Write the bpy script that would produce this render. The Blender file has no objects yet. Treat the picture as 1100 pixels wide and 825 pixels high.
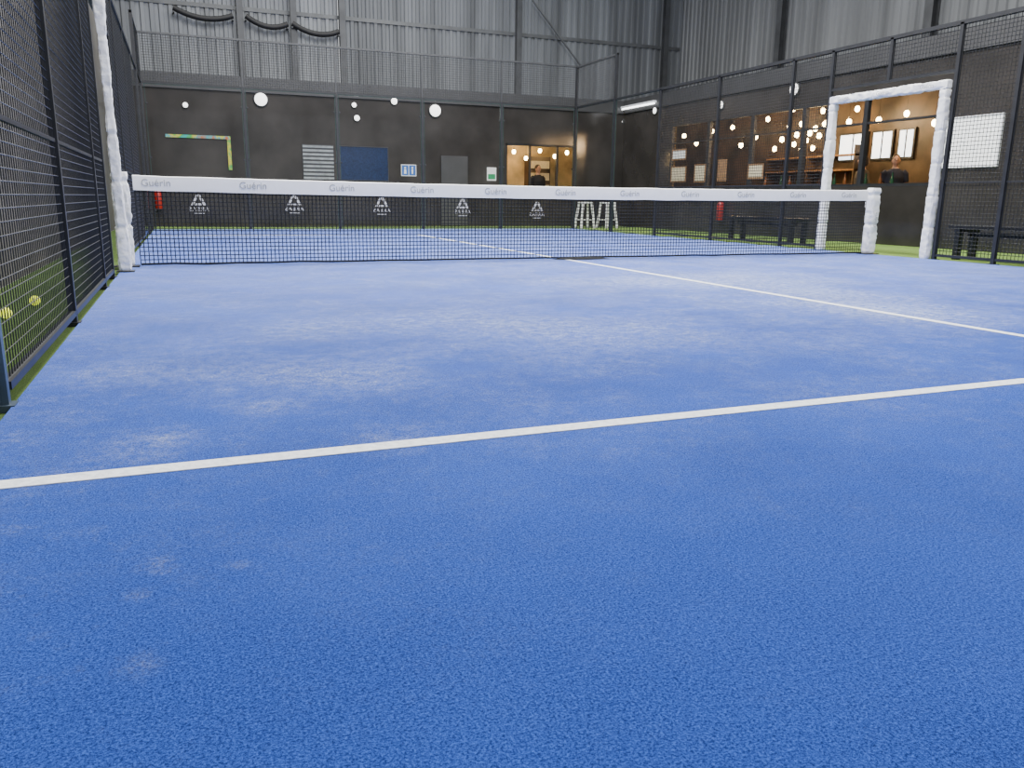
import bpy, bmesh, math, random
import numpy as np
from mathutils import Vector, Matrix, noise
random.seed(4)
S = bpy.context.scene
COL = S.collection
R = math.radians

# ------------------------------------------------------------------ camera (solved from the court's regulation sizes)
PTS = [((5,0,0),(610,279)), ((0,-6.95,0),(-61,528)), ((5,-6.95,0),(1278,390)), ((10,0,0),(936,273)),
       ((10,6,3),(712,97)), ((10,10,4),(618,70)), ((10,8,4),(662,57)), ((0,10,4),(145,31)),
       ((10,1,0),(877,268)), ((10,-1,0),(993,277)), ((5,6.95,0),(445,252)), ((0,0,0),(135,286)),
       ((0,0,.92),(126,188)), ((10,0,.92),(941,206))]
def basis(a, p, r):
    f = np.array([math.sin(a)*math.cos(p), math.cos(a)*math.cos(p), -math.sin(p)])
    r0 = np.array([math.cos(a), -math.sin(a), 0.0])
    u0 = np.cross(r0, f)
    return math.cos(r)*r0+math.sin(r)*u0, -math.sin(r)*r0+math.cos(r)*u0, f
def proj(q, P):
    rt, up, f = basis(q[3], q[4], q[5])
    d = np.array(P, float)-q[:3]
    z = d@f
    return np.array([550+q[6]*(d@rt)/z, 412.5-q[6]*(d@up)/z])
def resid(q):
    return np.concatenate([(proj(q, P)-np.array(px)) for P, px in PTS])
q = np.array([.49, -9.09, .71, R(22.6), R(12.9), R(.7), 860.0])
for it in range(40):
    r0 = resid(q); J = np.zeros((len(r0), 7))
    for k in range(7):
        h = 1e-5*(1 if k < 6 else 100); qq = q.copy(); qq[k] += h
        J[:, k] = (resid(qq)-r0)/h
    q = q-np.linalg.lstsq(J.T@J+np.eye(7)*1e-6, J.T@r0, rcond=None)[0]
CR, CU, CF = [Vector(v) for v in basis(q[3], q[4], q[5])]
CP = Vector(q[:3]); FP = float(q[6])
cam = bpy.data.cameras.new('camera'); co = bpy.data.objects.new('camera', cam); COL.objects.link(co)
cam.sensor_fit = 'HORIZONTAL'; cam.sensor_width = 36; cam.lens = FP*36/1100; cam.clip_start = .02
m3 = Matrix((CR, CU, -CF)).transposed()
co.matrix_world = Matrix.Translation(CP) @ m3.to_4x4()
S.camera = co
def ray(px, py):
    return CF+CR*((px-550)/FP)-CU*((py-412.5)/FP)
def hit(px, py, axis, val):
    d = ray(px, py); s = (val-CP[axis])/d[axis]
    return CP+d*s

# ------------------------------------------------------------------ materials
def mat(name, col, rough=.6, metal=0., ns=12., var=.12, bump=0., emit=0., spec=.5, ecol=None, stretch=None):
    m = bpy.data.materials.new(name); m.use_nodes = True
    nt = m.node_tree; b = nt.nodes['Principled BSDF']
    g = nt.nodes.new('ShaderNodeNewGeometry'); n = nt.nodes.new('ShaderNodeTexNoise')
    n.inputs['Scale'].default_value = ns; n.inputs['Detail'].default_value = 4
    src = g.outputs['Position']
    if stretch:
        mp = nt.nodes.new('ShaderNodeMapping'); mp.inputs['Scale'].default_value = stretch
        nt.links.new(src, mp.inputs['Vector']); src = mp.outputs['Vector']
    nt.links.new(src, n.inputs['Vector'])
    r = nt.nodes.new('ShaderNodeValToRGB')
    r.color_ramp.elements[0].position = .3; r.color_ramp.elements[1].position = .7
    r.color_ramp.elements[0].color = (*[c*(1-var) for c in col], 1)
    r.color_ramp.elements[1].color = (*[min(1, c*(1+var)) for c in col], 1)
    nt.links.new(n.outputs['Fac'], r.inputs['Fac']); nt.links.new(r.outputs['Color'], b.inputs['Base Color'])
    b.inputs['Roughness'].default_value = rough; b.inputs['Metallic'].default_value = metal
    b.inputs['Specular IOR Level'].default_value = spec
    if emit:
        b.inputs['Emission Color'].default_value = (*(ecol or col), 1); b.inputs['Emission Strength'].default_value = emit
    if bump:
        bp = nt.nodes.new('ShaderNodeBump'); bp.inputs['Strength'].default_value = bump; bp.inputs['Distance'].default_value = .02
        nt.links.new(n.outputs['Fac'], bp.inputs['Height']); nt.links.new(bp.outputs['Normal'], b.inputs['Normal'])
    return m
def glass(name, tint, f0):
    m = bpy.data.materials.new(name); m.use_nodes = True; nt = m.node_tree
    nt.nodes.remove(nt.nodes['Principled BSDF']); out = nt.nodes['Material Output']
    t = nt.nodes.new('ShaderNodeBsdfTransparent'); t.inputs['Color'].default_value = (*tint, 1)
    g = nt.nodes.new('ShaderNodeBsdfGlossy'); g.inputs['Roughness'].default_value = .02
    lw = nt.nodes.new('ShaderNodeLayerWeight'); lw.inputs['Blend'].default_value = .5
    pw = nt.nodes.new('ShaderNodeMath'); pw.operation = 'POWER'; pw.inputs[1].default_value = 5
    nt.links.new(lw.outputs['Facing'], pw.inputs[0])
    ma = nt.nodes.new('ShaderNodeMath'); ma.operation = 'MULTIPLY_ADD'; ma.inputs[1].default_value = .8*(1-f0); ma.inputs[2].default_value = f0
    nt.links.new(pw.outputs[0], ma.inputs[0])
    x = nt.nodes.new('ShaderNodeMixShader')
    nt.links.new(ma.outputs[0], x.inputs[0]); nt.links.new(t.outputs[0], x.inputs[1]); nt.links.new(g.outputs[0], x.inputs[2])
    nt.links.new(x.outputs[0], out.inputs['Surface'])
    return m
def carpet(name, dark, light, dust_glow_col, dust_glow, spots=()):
    m = bpy.data.materials.new(name); m.use_nodes = True; nt = m.node_tree; b = nt.nodes['Principled BSDF']; N = nt.nodes.new; L = nt.links.new
    g = N('ShaderNodeNewGeometry')
    def nz(scale, detail=3, rough=.6):
        n = N('ShaderNodeTexNoise'); n.inputs['Scale'].default_value = scale; n.inputs['Detail'].default_value = detail
        n.inputs['Roughness'].default_value = rough; L(g.outputs['Position'], n.inputs['Vector']); return n
    def ramp(src, p0, p1, c0=(0,0,0,1), c1=(1,1,1,1)):
        r = N('ShaderNodeValToRGB'); e = r.color_ramp.elements
        e[0].position = p0; e[1].position = p1; e[0].color = c0; e[1].color = c1; L(src, r.inputs['Fac']); return r
    def math_(op, a, c):
        n = N('ShaderNodeMath'); n.operation = op
        for i, v in enumerate((a, c)):
            if isinstance(v, (int, float)): n.inputs[i].default_value = v
            else: L(v, n.inputs[i])
        return n.outputs[0]
    def rng(src, a0, a1, b0, b1):
        n = N('ShaderNodeMapRange'); n.interpolation_type = 'SMOOTHSTEP'
        for i, v in zip((1, 2, 3, 4), (a0, a1, b0, b1)): n.inputs[i].default_value = v
        L(src, n.inputs[0]); return n.outputs[0]
    fine = nz(230, 5, .85); mid = nz(90, 4, .7); big = nz(1.2, 4, .6)
    fsum = math_('ADD', math_('MULTIPLY', fine.outputs['Fac'], .8), math_('ADD', math_('MULTIPLY', mid.outputs['Fac'], .17), math_('MULTIPLY', big.outputs['Fac'], .07)))
    base = ramp(fsum, .455, .605, (*dark, 1), (*light, 1))
    # scattered pale fibre tips
    tips = ramp(nz(300, 3, .7).outputs['Fac'], .66, .74)
    # sand brushed into the pile, mostly toward the net and the right half, plus painted brightening toward the net
    sep = N('ShaderNodeSeparateXYZ'); L(g.outputs['Position'], sep.inputs[0])
    ym = rng(sep.outputs['Y'], -8.6, -5.0, .04, 1); lm = rng(sep.outputs['X'], .7, 0, 0, .3); netglow = rng(sep.outputs['Y'], -8, -2, 0, .1)
    rm = rng(sep.outputs['X'], 0, 5, .8, 1.25)
    d1 = ramp(nz(1.5, 9, .8).outputs['Fac'], .42, .72); d2 = ramp(nz(100, 6, .9).outputs['Fac'], .44, .62); d3 = ramp(nz(6.5, 8, .9).outputs['Fac'], .53, .74)
    d4 = ramp(nz(15, 8, .9).outputs['Fac'], .42, .66)
    a = math_('ADD', math_('MULTIPLY', math_('MULTIPLY', d1.outputs['Color'], d4.outputs['Color']), 1.0), math_('MULTIPLY', d3.outputs['Color'], .42))
    a = math_('ADD', math_('MULTIPLY', math_('MULTIPLY', a, ym), rm), math_('MULTIPLY', lm, d3.outputs['Color']))
    for (sx, sy, sr, ss) in spots:
        vd = N('ShaderNodeVectorMath'); vd.operation = 'DISTANCE'; L(g.outputs['Position'], vd.inputs[0]); vd.inputs[1].default_value = (sx, sy, 0)
        a = math_('ADD', a, math_('MULTIPLY', rng(vd.outputs['Value'], sr, 0, 0, ss), d4.outputs['Color']))
    dm = math_('MULTIPLY', a, math_('ADD', math_('MULTIPLY', d2.outputs['Color'], .92), .08))
    dm = math_('ADD', dm, netglow)  # even paling toward the net: brightness painted into the colour, not sand
    dm = math_('ADD', dm, math_('MULTIPLY', tips.outputs['Color'], .14))
    dm = math_('MINIMUM', math_('MULTIPLY', dm, dust_glow), .75)
    mx = N('ShaderNodeMixRGB'); L(dm, mx.inputs['Fac']); L(base.outputs['Color'], mx.inputs['Color1']); mx.inputs['Color2'].default_value = (*dust_glow_col, 1)
    L(mx.outputs['Color'], b.inputs['Base Color'])
    b.inputs['Roughness'].default_value = .9; b.inputs['Specular IOR Level'].default_value = .1
    b.inputs['Sheen Weight'].default_value = .06; b.inputs['Sheen Roughness'].default_value = .4; b.inputs['Sheen Tint'].default_value = (.45, .62, 1, 1)
    bp = N('ShaderNodeBump'); bp.inputs['Strength'].default_value = .85; bp.inputs['Distance'].default_value = .005
    L(fine.outputs['Fac'], bp.inputs['Height']); L(bp.outputs['Normal'], b.inputs['Normal'])
    return m
def stripes(name, cs):
    m = bpy.data.materials.new(name); m.use_nodes = True; nt = m.node_tree; b = nt.nodes['Principled BSDF']
    g = nt.nodes.new('ShaderNodeNewGeometry'); n = nt.nodes.new('ShaderNodeTexNoise'); n.inputs['Scale'].default_value = 4.5; n.inputs['Detail'].default_value = 2
    nt.links.new(g.outputs['Position'], n.inputs['Vector'])
    r = nt.nodes.new('ShaderNodeValToRGB'); e = r.color_ramp.elements
    e[0].position = cs[0][0]; e[0].color = (*cs[0][1], 1); e[1].position = cs[1][0]; e[1].color = (*cs[1][1], 1)
    for p, c in cs[2:]:
        x = e.new(p); x.color = (*c, 1)
    nt.links.new(n.outputs['Fac'], r.inputs['Fac']); nt.links.new(r.outputs['Color'], b.inputs['Base Color'])
    nt.links.new(r.outputs['Color'], b.inputs['Emission Color']); b.inputs['Emission Strength'].default_value = .6  # glow added to the paint so the colours read brighter
    return m
ST = (1, 1, .06)
SPOTS = []
for px, py, sr, ss in ((170,608,.06,.5), (150,640,.04,.3), (285,437,.2,.7), (385,405,.5,.6), (250,400,.5,.55), (120,400,.35,.55), (175,468,.18,.6), (150,485,.22,.5), (150,715,.06,.25), (255,606,.04,.35),
                       (430,470,.25,.45), (800,300,1.3,.95), (905,325,1.1,.95), (700,303,1.1,.9), (990,338,.9,.85), (520,350,.9,.6), (350,350,.8,.55),
                       (640,355,.9,.6), (860,312,.8,.95)):
    p = hit(px, py, 2, 0); SPOTS.append((p.x, p.y, sr, ss))
M = dict(
    blue=carpet('blue_carpet', (.005, .02, .145), (.050, .152, .72), (.66, .73, .85), 1.0, SPOTS),
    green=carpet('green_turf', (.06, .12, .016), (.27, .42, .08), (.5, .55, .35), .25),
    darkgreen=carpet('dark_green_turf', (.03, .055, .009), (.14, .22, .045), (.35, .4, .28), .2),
    white_line=mat('line_white', (.8, .83, .88), .8, ns=40, var=.16, bump=.3),
    steel=mat('black_steel', (.02, .021, .024), .45, .2, 8, .2),
    railing=mat('grey_railing', (.05, .052, .055), .45, .2, 8, .2),
    wire=mat('black_wire', (.01, .011, .013), .5, .2, 8, .2),
    wirel=mat('grey_wire', (.018, .019, .021), .45, .2, 8, .2),
    edge=mat('blue_grey_post', (.05, .075, .11), .4, .1, 8, .2),
    gedge=mat('glass_edge', (.03, .05, .045), .15, 0, 8, .2),
    netc=mat('net_cord', (.004, .005, .008), .9, 0, 30, .2),
    pad=mat('white_padding', (.84, .84, .84), .55, 0, 14, .08, .6),
    tape=mat('white_tape', (.9, .9, .9), .6, 0, 12, .03),
    ink=mat('grey_ink', (.36, .37, .38), .7, 0, 20, .1),
    sticker=mat('white_sticker', (.45, .45, .45), .6, 0, 20, .05),
    dark=mat('charcoal_wall', (.036, .0325, .030), .16, 0, 1.2, .35),
    darker=mat('black_wall', (.014, .014, .015), .5, 0, 1.5, .2),
    benchm=mat('bench_black', (.011, .011, .012), .4, 0, 6, .2),
    fascia=mat('grey_fascia', (.045, .045, .047), .5, .2, 2, .15),
    leftw=mat('grey_brown_wall', (.1, .093, .083), .8, 0, 1.2, .3),
    cladl=mat('pale_cladding', (.175, .186, .2), .55, .05, 2.2, .4, stretch=ST),
    cladm=mat('mid_cladding', (.125, .134, .145), .55, .05, 2.2, .4, stretch=ST),
    cladd=mat('dark_cladding', (.14, .147, .155), .55, .05, 2.2, .35, stretch=ST),
    column=mat('column_steel', (.065, .068, .073), .5, .3, 3, .2),
    brace=mat('brace_steel', (.1, .105, .11), .5, .3, 3, .2),
    hose=mat('black_rubber', (.012, .012, .013), .6, 0, 10, .2),
    cream=mat('cream_paper', (.55, .48, .34), .7, 0, 18, .12),
    paper=mat('white_paper', (.75, .75, .74), .7, 0, 18, .08),
    sheet=mat('added_glow_sheet', (.92, .93, .93), .6, 0, 18, .04, 0, .6),  # glow added to the sheet so it stays white in shade
    wood=mat('warm_wood', (.24, .13, .06), .6, 0, 14, .3),
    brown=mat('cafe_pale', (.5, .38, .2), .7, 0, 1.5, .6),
    inner=mat('cafe_dark', (.065, .043, .026), .45, 0, 1.6, .85),  # broad blotches paint warm lit patches into the wall colour
    ceilm=mat('cafe_ceiling', (.02, .018, .016), .7, 0, 2, .3),
    bluep=mat('blue_board', (.008, .02, .06), .3, 0, 30, .4),
    signb=mat('sign_blue', (.03, .12, .4), .5, 0, 20, .1),
    signg=mat('sign_green', (.02, .25, .1), .5, 0, 20, .1),
    greyd=mat('grey_door', (.05, .05, .051), .4, 0, 4, .1),
    slat=mat('pale_slat', (.25, .27, .28), .5, 0, 8, .2),
    red=mat('red_enamel', (.4, .02, .015), .35, 0, 8, .1),
    lamp=mat('lamp_white', (1, .98, .95), .4, 0, 5, .02, 0, 2.2),
    tube=mat('tube_white', (1, 1, 1), .4, 0, 5, .02, 0, 5),
    bulb=mat('bulb_warm', (1, .7, .3), .4, 0, 5, .02, 0, 45),
    day=mat('daylit_pane', (.8, .91, 1), .4, 0, .9, .2, 0, 3.4),
    stool=mat('white_metal', (.86, .87, .9), .4, .05, 8, .05),
    ball=mat('yellow_felt', (.85, .98, .05), .95, 0, 300, .2, .4, 1.3),  # felt given an added glow to brighten the balls
    seam=mat('ball_seam', (.85, .87, .7), .8, 0, 50, .1),
    skin=mat('skin_tone', (.48, .27, .18), .6, 0, 20, .08),
    hair=mat('dark_hair', (.02, .014, .01), .7, 0, 80, .4),
    olive=mat('olive_cloth', (.07, .055, .035), .85, 0, 40, .2),
    navy=mat('navy_cloth', (.02, .025, .045), .85, 0, 40, .1),
    blackc=mat('black_cloth', (.015, .015, .018), .85, 0, 40, .2),
    eye=mat('eye_dark', (.02, .015, .012), .3, 0, 20, .1),
    lip=mat('lip_tone', (.4, .15, .12), .5, 0, 20, .1),
    bottleg=mat('bottle_green', (.012, .05, .022), .15, 0, 8, .2),
    bottleb=mat('bottle_amber', (.12, .045, .012), .15, 0, 8, .2),
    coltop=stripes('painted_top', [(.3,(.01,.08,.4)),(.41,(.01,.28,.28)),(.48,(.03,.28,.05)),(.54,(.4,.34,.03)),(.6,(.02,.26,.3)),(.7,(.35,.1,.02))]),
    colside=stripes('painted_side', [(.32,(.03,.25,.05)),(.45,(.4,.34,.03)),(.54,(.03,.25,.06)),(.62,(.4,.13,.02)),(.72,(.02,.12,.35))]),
    glass=glass('clear_glass', (.95, .97, .97), .04),
)

# ------------------------------------------------------------------ mesh helpers
def world_off(o):
    v = Vector((0, 0, 0))
    while o: v += o.location; o = o.parent
    return v
class MB:
    def __init__(s): s.v = []; s.f = []
    def add(s, vs, fs):
        k = len(s.v); s.v += [Vector(v) for v in vs]; s.f += [tuple(i+k for i in f) for f in fs]; return s
    def box(s, x0, x1, y0, y1, z0, z1):
        x0, x1 = sorted((x0, x1)); y0, y1 = sorted((y0, y1)); z0, z1 = sorted((z0, z1))
        return s.add([(x0,y0,z0),(x1,y0,z0),(x1,y1,z0),(x0,y1,z0),(x0,y0,z1),(x1,y0,z1),(x1,y1,z1),(x0,y1,z1)],
                     [(0,3,2,1),(4,5,6,7),(0,1,5,4),(1,2,6,5),(2,3,7,6),(3,0,4,7)])
    def bar(s, p0, p1, w, h=None):
        h = h or w; p0 = Vector(p0); p1 = Vector(p1); t = (p1-p0).normalized()
        r = Vector((0,0,1)) if abs(t.z) < .9 else Vector((0,1,0))
        u = t.cross(r).normalized(); v = u.cross(t)
        vs = [p+u*a*w/2+v*b*h/2 for p in (p0, p1) for a, b in ((-1,-1),(1,-1),(1,1),(-1,1))]
        return s.add(vs, [(0,1,2,3),(7,6,5,4),(0,4,5,1),(1,5,6,2),(2,6,7,3),(3,7,4,0)])
    def wire(s, p0, p1, r):
        p0 = Vector(p0); p1 = Vector(p1); t = (p1-p0).normalized()
        q_ = Vector((0,0,1)) if abs(t.z) < .9 else Vector((0,1,0))
        u = t.cross(q_).normalized()*r; v = u.cross(t)
        return s.add([p+d for p in (p0, p1) for d in (u, v, -u, -v)], [(0,4,5,1),(1,5,6,2),(2,6,7,3),(3,7,4,0)])
    def tube(s, pts, r, n=8, ref=None, cap=True):
        pts = [Vector(p) for p in pts]; rs = r if isinstance(r, list) else [r]*len(pts)
        k = len(s.v); ref = Vector(ref) if ref else None; u = None
        for i, p in enumerate(pts):
            t = (pts[min(i+1, len(pts)-1)]-pts[max(i-1, 0)]).normalized()
            if ref: u = (ref-t*ref.dot(t)).normalized()
            elif u is None:
                a = Vector((0,0,1)) if abs(t.z) < .9 else Vector((1,0,0)); u = t.cross(a).normalized()
            else: u = (u-t*u.dot(t)).normalized()
            w = t.cross(u); rr = rs[i]; ra, rb = rr if isinstance(rr, tuple) else (rr, rr)
            for j in range(n):
                an = 2*math.pi*j/n; s.v.append(p+u*ra*math.cos(an)+w*rb*math.sin(an))
        for i in range(len(pts)-1):
            for j in range(n):
                a = k+i*n+j; b = k+i*n+(j+1) % n; s.f.append((a, b, b+n, a+n))
        if cap:
            s.f.append(tuple(k+j for j in reversed(range(n)))); e = k+(len(pts)-1)*n; s.f.append(tuple(e+j for j in range(n)))
        return s
    def lathe(s, c, prof, n=16, axis='Z'):
        k = len(s.v); c = Vector(c)
        for r, z in prof:
            for j in range(n):
                a = 2*math.pi*j/n; x, y = r*math.cos(a), r*math.sin(a)
                s.v.append(c+(Vector((x, y, z)) if axis == 'Z' else Vector((x, z, y)) if axis == 'Y' else Vector((z, x, y))))
        for i in range(len(prof)-1):
            for j in range(n):
                a = k+i*n+j; b = k+i*n+(j+1) % n; s.f.append((a, b, b+n, a+n))
        s.f.append(tuple(k+j for j in range(n))); e = k+(len(prof)-1)*n; s.f.append(tuple(e+j for j in range(n)))
        return s
    def ball(s, c, r, n=12, m=8):
        r = r if isinstance(r, tuple) else (r, r, r)
        prof = [(max(1e-4, math.sin(math.pi*i/m)), -math.cos(math.pi*i/m)) for i in range(m+1)]
        k = len(s.v); s.lathe((0,0,0), prof, n)
        for i in range(k, len(s.v)):
            v = s.v[i]; s.v[i] = Vector((c[0]+v.x*r[0], c[1]+v.y*r[1], c[2]+v.z*r[2]))
        return s
    def pad(s, p0, p1, u, w, d, seed=0, taper=1., bulge=0.):
        p0 = Vector(p0); p1 = Vector(p1); L = (p1-p0).length; t = (p1-p0)/L; u = Vector(u); u = (u-t*u.dot(t)).normalized(); v = t.cross(u)
        n = 28; m = max(8, int(L/.02)); k = len(s.v)
        for i in range(m+1):
            a = i/m; f = 1.0+(taper-1)*a+bulge*noise.noise(Vector((a*L*2.3, seed, 4)))
            e = min(i, m-i)
            if e == 0: f *= .84
            sd = (a*L/.42) % 1.0
            if min(sd, 1-sd) < .045 and 3 < i < m-3: f *= .86
            for j in range(n):
                an = 2*math.pi*j/n+.157; cs, sn = math.cos(an), math.sin(an)
                ex = .4
                x = math.copysign(abs(cs)**ex, cs)*w/2; y = math.copysign(abs(sn)**ex, sn)*d/2
                g = f*(1+.16*noise.noise(Vector((a*L*9+j*.3, j*.45, seed*3.1)))+.13*noise.noise(Vector((a*L*30+j*.5, j*.5, seed*5.1))))
                s.v.append(p0+t*(a*L)+u*x*g+v*y*g)
        for i in range(m):
            for j in range(n):
                a = k+i*n+j; b = k+i*n+(j+1) % n; s.f.append((a, b, b+n, a+n))
        s.f.append(tuple(k+j for j in reversed(range(n)))); e = k+m*n; s.f.append(tuple(e+j for j in range(n)))
        return s
    def build(s, name, m, parent=None, smooth=False, bevel=0):
        if parent: off = world_off(parent)
        else:
            xs = [v.x for v in s.v]; ys = [v.y for v in s.v]; zs = [v.z for v in s.v]
            off = Vector(((min(xs)+max(xs))/2, (min(ys)+max(ys))/2, min(zs)))
        me = bpy.data.meshes.new(name); me.from_pydata([v-off for v in s.v], [], s.f)
        bm = bmesh.new(); bm.from_mesh(me); bmesh.ops.recalc_face_normals(bm, faces=bm.faces)
        if bevel: bmesh.ops.bevel(bm, geom=bm.edges[:], offset=bevel, segments=2, affect='EDGES', profile=.6)
        bm.to_mesh(me); bm.free()
        if smooth:
            me.polygons.foreach_set('use_smooth', [True]*len(me.polygons)); me.set_sharp_from_angle(angle=R(45))
        me.materials.append(m)
        o = bpy.data.objects.new(name, me); COL.objects.link(o)
        if parent: o.parent = parent
        else: o.location = off
        return o
def fuse(mb, name, m, parent, voxel=.011, sm=4):
    """one continuous surface from overlapping lofts"""
    me = bpy.data.meshes.new('t'); me.from_pydata([v for v in mb.v], [], mb.f)
    bm = bmesh.new(); bm.from_mesh(me); bmesh.ops.recalc_face_normals(bm, faces=bm.faces); bm.to_mesh(me); bm.free()
    t = bpy.data.objects.new('t', me); COL.objects.link(t)
    r = t.modifiers.new('r', 'REMESH'); r.mode = 'VOXEL'; r.voxel_size = voxel
    k = t.modifiers.new('s', 'SMOOTH'); k.iterations = sm; k.factor = .5
    dg = bpy.context.evaluated_depsgraph_get(); n = bpy.data.meshes.new_from_object(t.evaluated_get(dg))
    bpy.data.objects.remove(t); n.name = name; n.materials.clear(); n.materials.append(m)
    n.polygons.foreach_set('use_smooth', [True]*len(n.polygons))
    o = bpy.data.objects.new(name, n); COL.objects.link(o); o.parent = parent
    return o
def tag(o, label, cat, group=None, kind=None):
    o['label'] = label; o['category'] = cat
    if group: o['group'] = group
    if kind: o['kind'] = kind
    return o
def thing(name, label, cat, loc=(0,0,0), group=None):
    o = bpy.data.objects.new(name, None); COL.objects.link(o); o.location = loc; o.empty_display_size = .1
    return tag(o, label, cat, group)
def struct(o, label=None):
    o['kind'] = 'structure'
    if label: o['label'] = label
    return o
def copy_tree(o, parent=None):
    c = o.copy(); COL.objects.link(c)
    if parent: c.parent = parent
    for ch in list(o.children): copy_tree(ch, c)
    return c
def text(body, size, mt, parent, org, ax, ay, name='lettering', bold=0, space=1.):
    cu = bpy.data.curves.new('t', 'FONT'); cu.body = body; cu.size = size; cu.align_x = 'CENTER'; cu.align_y = 'CENTER'; cu.extrude = .0008; cu.offset = bold; cu.space_character = space
    t = bpy.data.objects.new('t', cu); COL.objects.link(t); bpy.context.view_layer.update()
    dg = bpy.context.evaluated_depsgraph_get(); me = bpy.data.meshes.new_from_object(t.evaluated_get(dg)); bpy.data.objects.remove(t)
    ax = Vector(ax).normalized(); ay = Vector(ay).normalized(); az = ax.cross(ay); off = Vector(org)-world_off(parent)
    for v in me.vertices: v.co = off+ax*v.co.x+ay*v.co.y+az*v.co.z
    me.name = name; me.materials.clear(); me.materials.append(mt)
    o = bpy.data.objects.new(name, me); COL.objects.link(o); o.parent = parent
    return o

# ------------------------------------------------------------------ setting: floors
YB, XR, YH, XH, XL = 12.5, 12.8, 14.6, 16.0, -.8
struct(MB().box(0, 10, -10, 10, -.02, 0).build('floor', M['blue']), 'blue sand-dusted carpet of the court')
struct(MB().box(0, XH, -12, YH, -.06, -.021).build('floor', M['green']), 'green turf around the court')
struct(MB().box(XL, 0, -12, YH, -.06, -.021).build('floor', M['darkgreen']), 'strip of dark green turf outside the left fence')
def line(x0, x1, y0, y1, label):
    tag(MB().box(x0, x1, y0, y1, .0005, .003).build('court_line', M['white_line']), label, 'court line')
line(.02, 9.98, -6.985, -6.917, 'white service line crossing the carpet in the foreground')
line(.02, 9.98, 6.92, 6.98, 'white service line seen through the net near the far glass')
line(4.967, 5.033, -6.9, 6.9, 'white centre line running lengthways under the net')

# ------------------------------------------------------------------ walls
dA, dB = hit(184, 200, 1, YB).x, hit(247, 200, 1, YB).x           # doorway
cA, cB = hit(543, 200, 1, YB).x, hit(618, 200, 1, YB).x           # cafe opening
cz0, cz1 = .95, 2.25
HB = 3.55
w = MB()
w.box(XL, dA, YB, YB+.1, -.02, 3.2); w.box(dA, dB, YB, YB+.1, 2.05, 3.2); w.box(dB, cA, YB, YB+.1, -.02, 3.2)
w.box(cA, cB, YB, YB+.1, -.02, cz0); w.box(cA, cB, YB, YB+.1, cz1, 3.2); w.box(cB, XR, YB, YB+.1, -.02, 3.2)
struct(w.build('wall_back', M['dark']), 'charcoal wall behind the far glass')
wy0, wy1 = hit(1000, 200, 0, XR).y, hit(718, 200, 0, XR).y
zs, zt = 1.05, 2.7
w = MB()
w.box(XR, XR+.1, -9, wy0, -.02, 3.2); w.box(XR, XR+.1, wy0, wy1, -.02, zs); w.box(XR, XR+.1, wy0, wy1, zt, 3.2); w.box(XR, XR+.1, wy1, YB, -.02, 3.2)
struct(w.build('wall_right', M['dark']), 'black cafe front beyond the right fence')
struct(MB().box(XL, XR-.04, YB-.05, YB+.1, 3.2, HB).build('trim_1', M['fascia']))
struct(MB().box(XR-.05, XR+.1, -9, YB-.06, 3.2, HB).build('trim_2', M['fascia']))
c = MB(); c.box(XR+.1, XH, -9, YH, 3.4, 3.5); c.box(XL, XR+.1, YB+.1, YH, 3.4, 3.5)
struct(c.build('ceiling', M['ceilm']), 'dark ceiling over the cafe')
struct(MB().box(XL-.1, XL, -12, YH, -.02, 9).build('wall_left', M['leftw']), 'grey wall outside the left fence')
struct(MB().box(cA-1.0, XH-.15, YH-.2, YH-.1, -.02, 3.4).build('wall_cafe_back', M['brown']))
struct(MB().box(XH-.15, XH-.05, -9, YH-.2, -.02, 3.4).build('wall_cafe_right', M['inner']))
struct(MB().box(cA-1.1, cA-1.0, YB+.1, YH-.1, -.02, 3.4).build('wall_cafe_left', M['brown']))
def corrug(name, along, a0, a1, fixed, z0, z1, m, inward):
    pitch, dep = .22, .038; n = int((a1-a0)/pitch); prof = []
    for i in range(n+1):
        for f, d in ((0, 0), (.38, 0), (.5, dep), (.88, dep)):
            a = a0+(i+f)*pitch
            if a <= a1: prof.append((a, d))
    vs = []; fs = []
    for a, d in prof:
        for z in (z0, z1):
            vs.append((a, fixed+inward*d, z) if along == 'x' else (fixed+inward*d, a, z))
    for i in range(len(prof)-1):
        fs.append((2*i, 2*i+2, 2*i+3, 2*i+1))
    return struct(MB().add(vs, fs).build(name, m))
xa, xb = hit(364, 40, 1, YH).x, hit(556, 40, 1, YH).x
corrug('wall_back_upper', 'x', XL, xa, YH, 3.45, 9, M['cladl'], -1)
corrug('wall_back_upper', 'x', xa, xb, YH, 3.45, 9, M['cladm'], -1)
corrug('wall_back_upper', 'x', xb, XH, YH, 3.45, 9, M['cladm'], -1)
corrug('wall_right_upper', 'y', -12, YH, XH, 3.45, 9, M['cladd'], -1)
def ibeam(mb, x, y, z0, z1, along, s=.16):
    if along == 'x':
        mb.box(x-s/2, x+s/2, y-s, y-s+.015, z0, z1); mb.box(x-s/2, x+s/2, y-.015, y, z0, z1); mb.box(x-.006, x+.006, y-s+.015, y-.015, z0, z1)
    else:
        mb.box(x-s, x-s+.015, y-s/2, y+s/2, z0, z1); mb.box(x-.015, x, y-s/2, y+s/2, z0, z1); mb.box(x-s+.015, x-.015, y-.006, y+.006, z0, z1)
k = 3
for px in (258, 315, 367, 556, 714):
    b = MB(); ibeam(b, hit(px, 30, 1, YH-.06).x, YH-.06, 3.5, 9, 'x'); struct(b.build('trim_%d' % k, M['column'])); k += 1
for px in (843, 1004):
    b = MB(); ibeam(b, XH-.06, hit(px, 20, 0, XH-.06).y, 3.5, 9, 'y', .2); struct(b.build('trim_%d' % k, M['column'])); k += 1
zg = hit(400, 22, 1, YH-.1).z
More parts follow.
